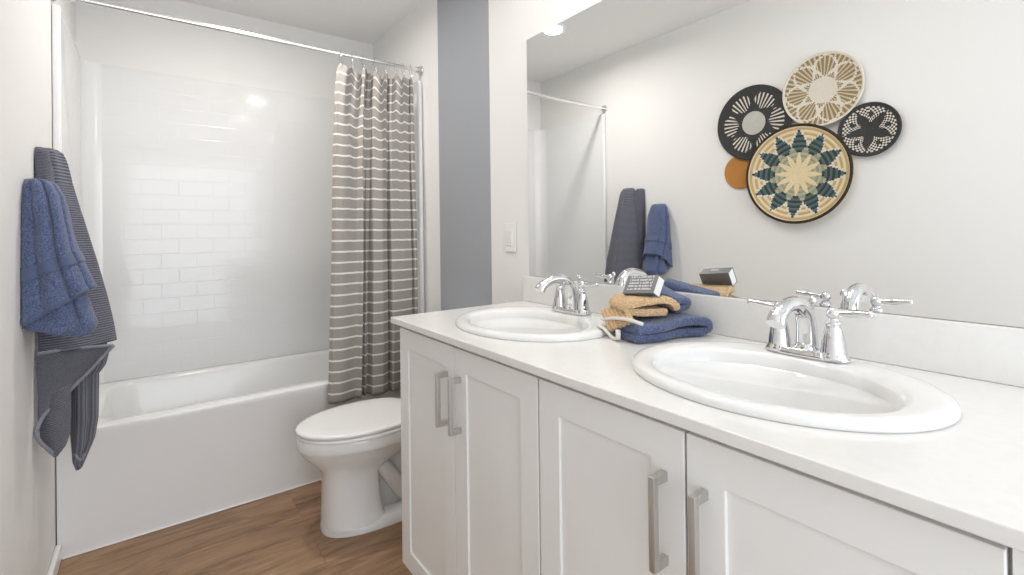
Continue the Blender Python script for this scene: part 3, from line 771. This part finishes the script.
# ------------------------------------------------------------------ hanging towels on the left wall
def hook(yc, zc, label):
    e = empty('robe_hook', (XL, yc, zc), label, 'hook', 'towel hooks on the left wall')
    bm = bmesh.new(); lathe(bm, [(0.019, 0.0006), (0.019, 0.005), (0.014, 0.008)], (0, 0, 0), 24, 'x'); link('hook_plate', bm, M_chrome, e, smooth=True)
    bm = bmesh.new(); tube(bm, spline([(0.006, 0, 0), (0.020, 0, -0.006), (0.030, 0, 0.0), (0.033, 0, 0.012)], 6), 0.005, 12); link('hook_arm', bm, M_chrome, e, smooth=True)
    return e
hook(2.225, 1.440, 'chrome robe hook holding the grey ribbed towel')
hook(2.005, 1.300, 'chrome robe hook holding the blue hand towel')

def hang(tab, nf, amp, ph, xw=0.008, skew=0.0, seed=0):
    """tab rows: (t, z, y_near, y_far, x_out). Sheet bulging off the left wall with folds."""
    def fn(s, t):
        z, yn, yf, xo = lerp_tab(tab, t)
        # near edge (s=0) on wall -> bulge -> far edge (s=1) on wall
        a = pi * s
        yy = yn + (yf - yn) * (0.5 - 0.5 * cos(a))
        prof = sin(a) ** 0.75 if 0 < s < 1 else 0
        fold = 1 + amp * min(1, 0.35 + t * 3) * sin(2 * pi * nf * s + ph + 1.2 * t)
        xx = XL + xw + xo * prof * fold
        nz = noise.noise(Vector((s * 5 + seed, t * 4, seed))) * 0.006 * prof
        return Vector((xx + nz, yy + 0.008 * sin(2 * pi * nf * s + ph + 1.5) * prof, z + skew * min(1.15, 2 * s) * t))
    return fn
def cloth(name, e, fn, ns, nt, m, t=0.008):
    bm = grid(fn, ns, nt); sub(bm, e)
    o = link(name, bm, m, e, smooth=True); thick(o, t, 0.0); return o
def edge_tube(name, e, pts, r, m, n=8):
    bm = bmesh.new(); tube(bm, pts, r, n); return link(name, sub(bm, e), m, e, smooth=True)

# -- grey ribbed bath towel (body, wrapped front flap, tail)
gt = empty('bath_towel', (XL, 2.22, 0.43), 'grey ribbed bath towel hanging on the left wall behind the blue towel', 'towel')
def pl(pts, k):
    """Point at fraction k (by length) of a 2-D polyline."""
    L = [math.dist(a, b) for a, b in zip(pts[:-1], pts[1:])]; d = k * sum(L)
    for a, b, l in zip(pts[:-1], pts[1:], L):
        if d <= l or b is pts[-1]:
            q = min(1, d / l); return (a[0] + (b[0] - a[0]) * q, a[1] + (b[1] - a[1]) * q)
        d -= l
g_tab = [(0.0, 1.478, 2.175, 2.235, 0.026), (0.012, 1.470, 2.16, 2.245, 0.038), (0.05, 1.440, 2.145, 2.265, 0.048), (0.14, 1.36, 2.13, 2.28, 0.062), (0.28, 1.27, 2.11, 2.30, 0.080), (0.48, 1.145, 2.09, 2.32, 0.108), (0.75, 0.98, 2.075, 2.345, 0.142), (1.0, 0.826, 2.065, 2.36, 0.166)]
cloth('towel_body', gt, hang(g_tab, 2.5, 0.10, 0.4, seed=3), 80, 130, M_grib)
# the near loop of the towel over the hook
l_tab = [(0.0, 1.468, 2.095, 2.13, 0.014), (0.03, 1.462, 2.083, 2.135, 0.024), (0.2, 1.40, 2.08, 2.145, 0.034), (0.5, 1.28, 2.08, 2.15, 0.044), (1.0, 1.10, 2.08, 2.155, 0.060)]
cloth('towel_fold', gt, hang(l_tab, 1.0, 0.10, 2.0, xw=0.003, seed=5), 30, 60, M_grib)
hem2 = [(0.168, 0.824), (0.145, 0.797), (0.10, 0.742), (0.054, 0.693), (0.015, 0.655), (-0.004, 0.625), (-0.010, 0.598), (-0.004, 0.570), (0.012, 0.540), (0.029, 0.510)]
diag = [(-0.009, 0.600), (-0.003, 0.628), (0.015, 0.655), (0.054, 0.693), (0.10, 0.742), (0.145, 0.797), (0.168, 0.824)]
def fy(x): q = (x + 0.012) / 0.18; return 2.045 + 0.03 * sin(pi * min(1, max(0, q))) + 0.05 * q * q
def flap(s, t):
    b = pl(diag, s); top = (-0.010 + 0.178 * s, 0.834 - 0.010 * s)
    x = top[0] + (b[0] - top[0]) * t; z = top[1] + (b[1] - top[1]) * t
    return Vector((x, fy(x) - 0.014 * sin(pi * t) * sin(pi * s), z))
cloth('front_flap', gt, flap, 60, 40, M_griblow, 0.007)
edge_tube('hem', gt, [flap(k / 60, 0.0) + Vector((0, -0.004, 0)) for k in range(61)], 0.0052, M_ghem)
edge_tube('hem', gt, spline([(x, fy(x) - 0.005 - (0.012 if z < 0.6 else 0), z) for x, z in hem2], 6), 0.0058, M_ghem)
lo_l = [(0.010, 0.70), (-0.006, 0.61), (-0.004, 0.572), (0.012, 0.540), (0.029, 0.510)]
lo_r = [(0.060, 0.72), (0.061, 0.62), (0.058, 0.565), (0.047, 0.532), (0.031, 0.510)]
def lower(s, t):
    a = pl(lo_l, t); b = pl(lo_r, t)
    return Vector((a[0] + (b[0] - a[0]) * s, 2.075 - 0.022 * sin(pi * s) - 0.008 * t, a[1] + (b[1] - a[1]) * s))
cloth('tail', gt, lower, 30, 40, M_griblow, 0.010)
tail_l = [(0.050, 0.84), (0.054, 0.69), (0.055, 0.53), (0.062, 0.44), (0.072, 0.425)]
tail_r = [(0.140, 0.84), (0.148, 0.79), (0.140, 0.755), (0.122, 0.728), (0.119, 0.58), (0.110, 0.515), (0.078, 0.427)]
def tail(s, t):
    a = pl(tail_l, t); b = pl(tail_r, t)
    x = a[0] + (b[0] - a[0]) * s; z = a[1] + (b[1] - a[1]) * s
    return Vector((x, 2.155 - 0.030 * sin(pi * s) + 0.006 * sin(s * 12), z))
cloth('tail', gt, tail, 40, 50, M_gribv, 0.012)
edge_tube('hem', gt, [Vector(tail(k / 20, 0.90)) + Vector((0, -0.010, 0.012 * sin(k / 20 * 7))) for k in range(21)], 0.004, M_ghem)

# -- blue hand towel
bt = empty('hand_towel', (XL, 1.98, 0.88), 'blue terry hand towel hanging on the left wall in front of the grey one', 'towel')
def drape(zrow, xr, yn, yf, slope, nf, amp, seed, near=0.60):
    """Towel gathered on a hook: near face from the wall out to the edge xr(t), then back to the wall behind."""
    def fn(s, t):
        z = lerp_tab(zrow, t)[0]; xo = lerp_tab(xr, t)[0] - XL; a, b = lerp_tab(yn, t)[0], lerp_tab(yf, t)[0]
        k = min(1, 0.4 + t * 2)
        fold = sin(2 * pi * nf * s + seed) * amp * (1 - 0.55 * t)
        if s <= near:
            u = s / near; x = XL + 0.004 + (xo - 0.004) * sin(u * pi / 2) ** 0.92
            y = a + (0.30 * (b - a)) * u ** 2.2
            y -= abs(fold) ** 0.8 * sin(pi * u) * 1.3
        else:
            v = (s - near) / (1 - near); x = XL + 0.004 + (xo - 0.004) * (1 - v ** 1.7)
            y = a + (b - a) * (0.30 + 0.70 * sin(v * pi / 2))
            x += fold * sin(pi * v) * k
        n_ = noise.noise(Vector((s * 6 + seed, t * 5, seed))) * 0.005 * min(1, s * 8, (1 - s) * 8)
        return Vector((x + n_ * 0.6, y + n_, z + slope * min(1.0, (x - XL) / 0.14) * t))
    return fn
bfn = drape([(0, 1.352), (0.03, 1.342), (0.12, 1.300), (0.35, 1.212), (0.62, 1.092), (1.0, 0.946)],
            [(0, 0.022), (0.03, 0.044), (0.12, 0.062), (0.35, 0.076), (0.62, 0.095), (0.85, 0.118), (1.0, 0.132)],
            [(0, 1.94), (0.05, 1.915), (0.2, 1.892), (1.0, 1.872)], [(0, 2.0), (0.05, 2.015), (0.2, 2.035), (1.0, 2.058)], 0.092, 3.0, 0.012, 1.3)
cloth('towel_body', bt, bfn, 90, 80, M_tblue, 0.011)
bl2 = drape([(0, 1.12), (0.5, 1.01), (0.75, 0.965), (0.92, 0.945), (1.0, 0.938)], [(0, 0.085), (0.5, 0.118), (0.75, 0.134), (0.9, 0.126), (1.0, 0.104)],
            [(0, 1.905), (1, 1.895)], [(0, 2.045), (1, 2.05)], -0.052, 2.0, 0.010, 2.2)
cloth('back_layer', bt, bl2, 60, 40, M_tblue, 0.011)
def shell(fn, s, t, d=0.0075):
    e_ = 1e-3; a = fn(min(1, s + e_), t) - fn(max(0, s - e_), t); b = fn(s, min(1, t + e_)) - fn(s, max(0, t - e_))
    n_ = a.cross(b); n_.normalize()
    if n_.dot(fn(s, t) - Vector((XL, 1.97, fn(s, t).z))) < 0: n_ = -n_
    return fn(s, t) + n_ * d
cloth('woven_band', bt, lambda s, t: shell(bfn, s, 0.60 + 0.11 * t), 90, 6, M_tband, 0.002)
edge_tube('hem', bt, [bfn(k / 60, 1.0) for k in range(61)], 0.0075, M_tband)
edge_tube('hem', bt, [bl2(k / 50, 0.99) for k in range(51)], 0.0065, M_tband)

# ------------------------------------------------------------------ things on the counter between the sinks
def slabfold(name, e, org, ang, prof, depth, m, t, amp, seed, nb=30, na=14, taper=0.0, lift=0.0):
    """Folded cloth: profile (a, z) polyline swept along b; soft noise, thickness."""
    P = spline([(a, 0, z) for a, z in prof], 8); ca, sa = cos(ang), sin(ang); n = len(P) - 1
    def fn(s, tt):
        p = P[min(n, int(round(s * n)))]; b = depth * tt
        sh = 1 - taper * tt
        a = p.x * sh; z = p.z
        q = Vector((a * 14 + seed, b * 14, z * 30 + seed)); d = noise.noise_vector(q) * amp
        edge = 0.006 * sin(a * 40 + seed) + 0.004 * sin(z * 120)
        b2 = b + edge * (1 - 2 * tt) + d.y
        zz = z + d.z * min(1, max(0.0, (z - t * 0.5) / 0.02)) * 1.0
        return Vector((org[0] + ca * (a + d.x) - sa * b2, org[1] + sa * (a + d.x) + ca * b2, org[2] + zz + lift * tt * min(1, max(0, z / 0.025))))
    bm = grid(fn, n, nb); sub(bm, e)
    o = link(name, bm, m, e, smooth=True)
    thick(o, t, 0.0, 1)
    tx = bpy.data.textures.get('pile') or bpy.data.textures.new('pile', 'CLOUDS'); tx.noise_scale = 0.006
    dm = o.modifiers.new('pile', 'DISPLACE'); dm.texture = tx; dm.strength = 0.0035; dm.mid_level = 0.5
    return o
fb_ = empty('folded_towel', (1.31, 0.78, ZK), 'folded blue terry towel on the counter between the sinks', 'towel')
slabfold('towel_fold', fb_, (1.207, 0.748, ZK), radians(-13), [(0.0, 0.013), (0.07, 0.0135), (0.15, 0.014), (0.205, 0.014), (0.226, 0.022), (0.222, 0.036), (0.195, 0.043), (0.13, 0.041), (0.06, 0.036), (0.005, 0.034)], 0.112, M_tblue, 0.0205, 0.003, 2.0)
slabfold('upper_fold', fb_, (1.374, 0.755, ZK + 0.059), radians(-10), [(0.0, 0.008), (0.03, 0.009), (0.048, 0.011), (0.056, 0.018), (0.048, 0.027), (0.02, 0.031), (0.0, 0.028)], 0.14, M_tblue, 0.018, 0.003, 5.0, lift=0.034)
tc_ = empty('washcloth', (1.28, 0.79, ZK + 0.05), 'tan knit exfoliating cloth with a white cord loop, on the folded blue towel', 'washcloth')
slabfold('cloth_fold', tc_, (1.226, 0.790, ZK + 0.0585), radians(-25), [(0.112, 0.008), (0.07, 0.010), (0.025, 0.012), (0.003, 0.018), (0.003, 0.030), (0.025, 0.037), (0.07, 0.040), (0.115, 0.038), (0.137, 0.026), (0.139, 0.012)], 0.105, M_tan, 0.019, 0.006, 9.0)
def tflap(s, t):
    A = Vector((1.262, 0.912, 0.968)); Bp = Vector((1.275, 0.845, 0.990)); Cp = Vector((1.222, 0.850, 0.924)); D = Vector((1.208, 0.760, 0.966))
    p = A.lerp(Bp, s).lerp(Cp.lerp(D, s), t)
    return p + Vector((-0.006, -0.004, 0.006)) * sin(pi * t) + Vector((-0.0015, 0, 0.002)) * sin(s * 2 * pi * 6) 
cloth('cloth_flap', tc_, tflap, 48, 20, M_tan, 0.006)
cord1 = [(1.262, 0.905, 0.958), (1.240, 0.890, 0.950), (1.222, 0.833, 0.962), (1.204, 0.775, 0.969), (1.193, 0.722, 0.967)]
cord2 = [(1.236, 0.872, 0.935), (1.234, 0.890, 0.9325), (1.228, 0.893, 0.9315), (1.220, 0.868, 0.931), (1.213, 0.848, 0.924), (1.208, 0.825, 0.9145), (1.204, 0.807, 0.918), (1.207, 0.808, 0.932)]
edge_tube('cord_loop', tc_, spline(cord1, 10), 0.0042, M_rope, 10)
edge_tube('cord_loop', tc_, spline(cord2, 10), 0.0042, M_rope, 10)
edge_tube('cord_end', tc_, [(1.2065, 0.8075, 0.938), (1.2065, 0.8075, 0.915)], 0.0062, M_rope, 12)

# small box resting on the cloth, tilted on its edge
M_sleeve, o_ = add_bump(mat('charcoal_card', (0.17, 0.172, 0.176), 0.36), 'noise', 400, 0.05, 0.0005)
M_card = mat('white_card', (0.84, 0.83, 0.80), 0.6)
M_ink = mat('pale_print', (0.66, 0.66, 0.65), 0.5)
bx = empty('soap_box', (1.300, 0.805, 1.012), 'small charcoal box with pale print and a white end, lying on the tan cloth', 'box')
Lb, hA, hB = 0.096, 0.050, 0.030
ang = radians(60)
dAB = Vector((-cos(ang), 0, -sin(ang))); dAD = Vector((sin(ang), 0, -cos(ang))); dY = Vector((-0.02, 1, -0.10)).normalized()
# local box frame: origin C (lowest edge, near end); u = up the AD-parallel face, v = up the AB-parallel face
Cn = Vector((1.298, 0.750, 1.0155)); uu = -dAB; vv = -dAD
def bp(u, v, w): return Cn + uu * u + vv * v + dY * w
def obox(bm, u0, u1, v0, v1, w0, w1):
    vs = [bm.verts.new(bp(u, v, w)) for u in (u0, u1) for v in (v0, v1) for w in (w0, w1)]
    for f in [(0, 1, 3, 2), (4, 6, 7, 5), (0, 4, 5, 1), (2, 3, 7, 6), (0, 2, 6, 4), (1, 5, 7, 3)]: bm.faces.new([vs[i] for i in f])
th = 0.0016
bm = bmesh.new()
obox(bm, 0, hA, 0, th, 0, Lb); obox(bm, 0, hA, hB - th, hB, 0, Lb); obox(bm, 0, th, th, hB - th, 0, Lb); obox(bm, hA - th, hA, th, hB - th, 0, Lb)
link('sleeve', sub(bm, bx), M_sleeve, bx)
bm = bmesh.new(); obox(bm, th + .0003, hA - th - .0003, th + .0003, hB - th - .0003, 0.001, Lb - 0.001)
link('drawer', sub(bm, bx), M_card, bx)
# faint rows of print on the face towards the camera (v = hB side), illegible in the photograph
random.seed(4); bm = bmesh.new()
for row in range(5):
    u = 0.0095 + row * 0.0085; w = 0.012
    while w < Lb - 0.012:
        ln = random.uniform(0.002, 0.0055)
        obox(bm, u, u + random.uniform(0.0035, 0.0055), hB, hB + 0.0002, w, w + ln)
        w += ln + random.choice((0.0012, 0.0015, 0.004))
link('print', sub(bm, bx), M_ink, bx)
bm = bmesh.new(); w = 0.040
for q in range(6):
    obox(bm, hA, hA + 0.0002, 0.017, 0.022, w, w + 0.003); w += 0.0043
link('print', sub(bm, bx), M_ink, bx)
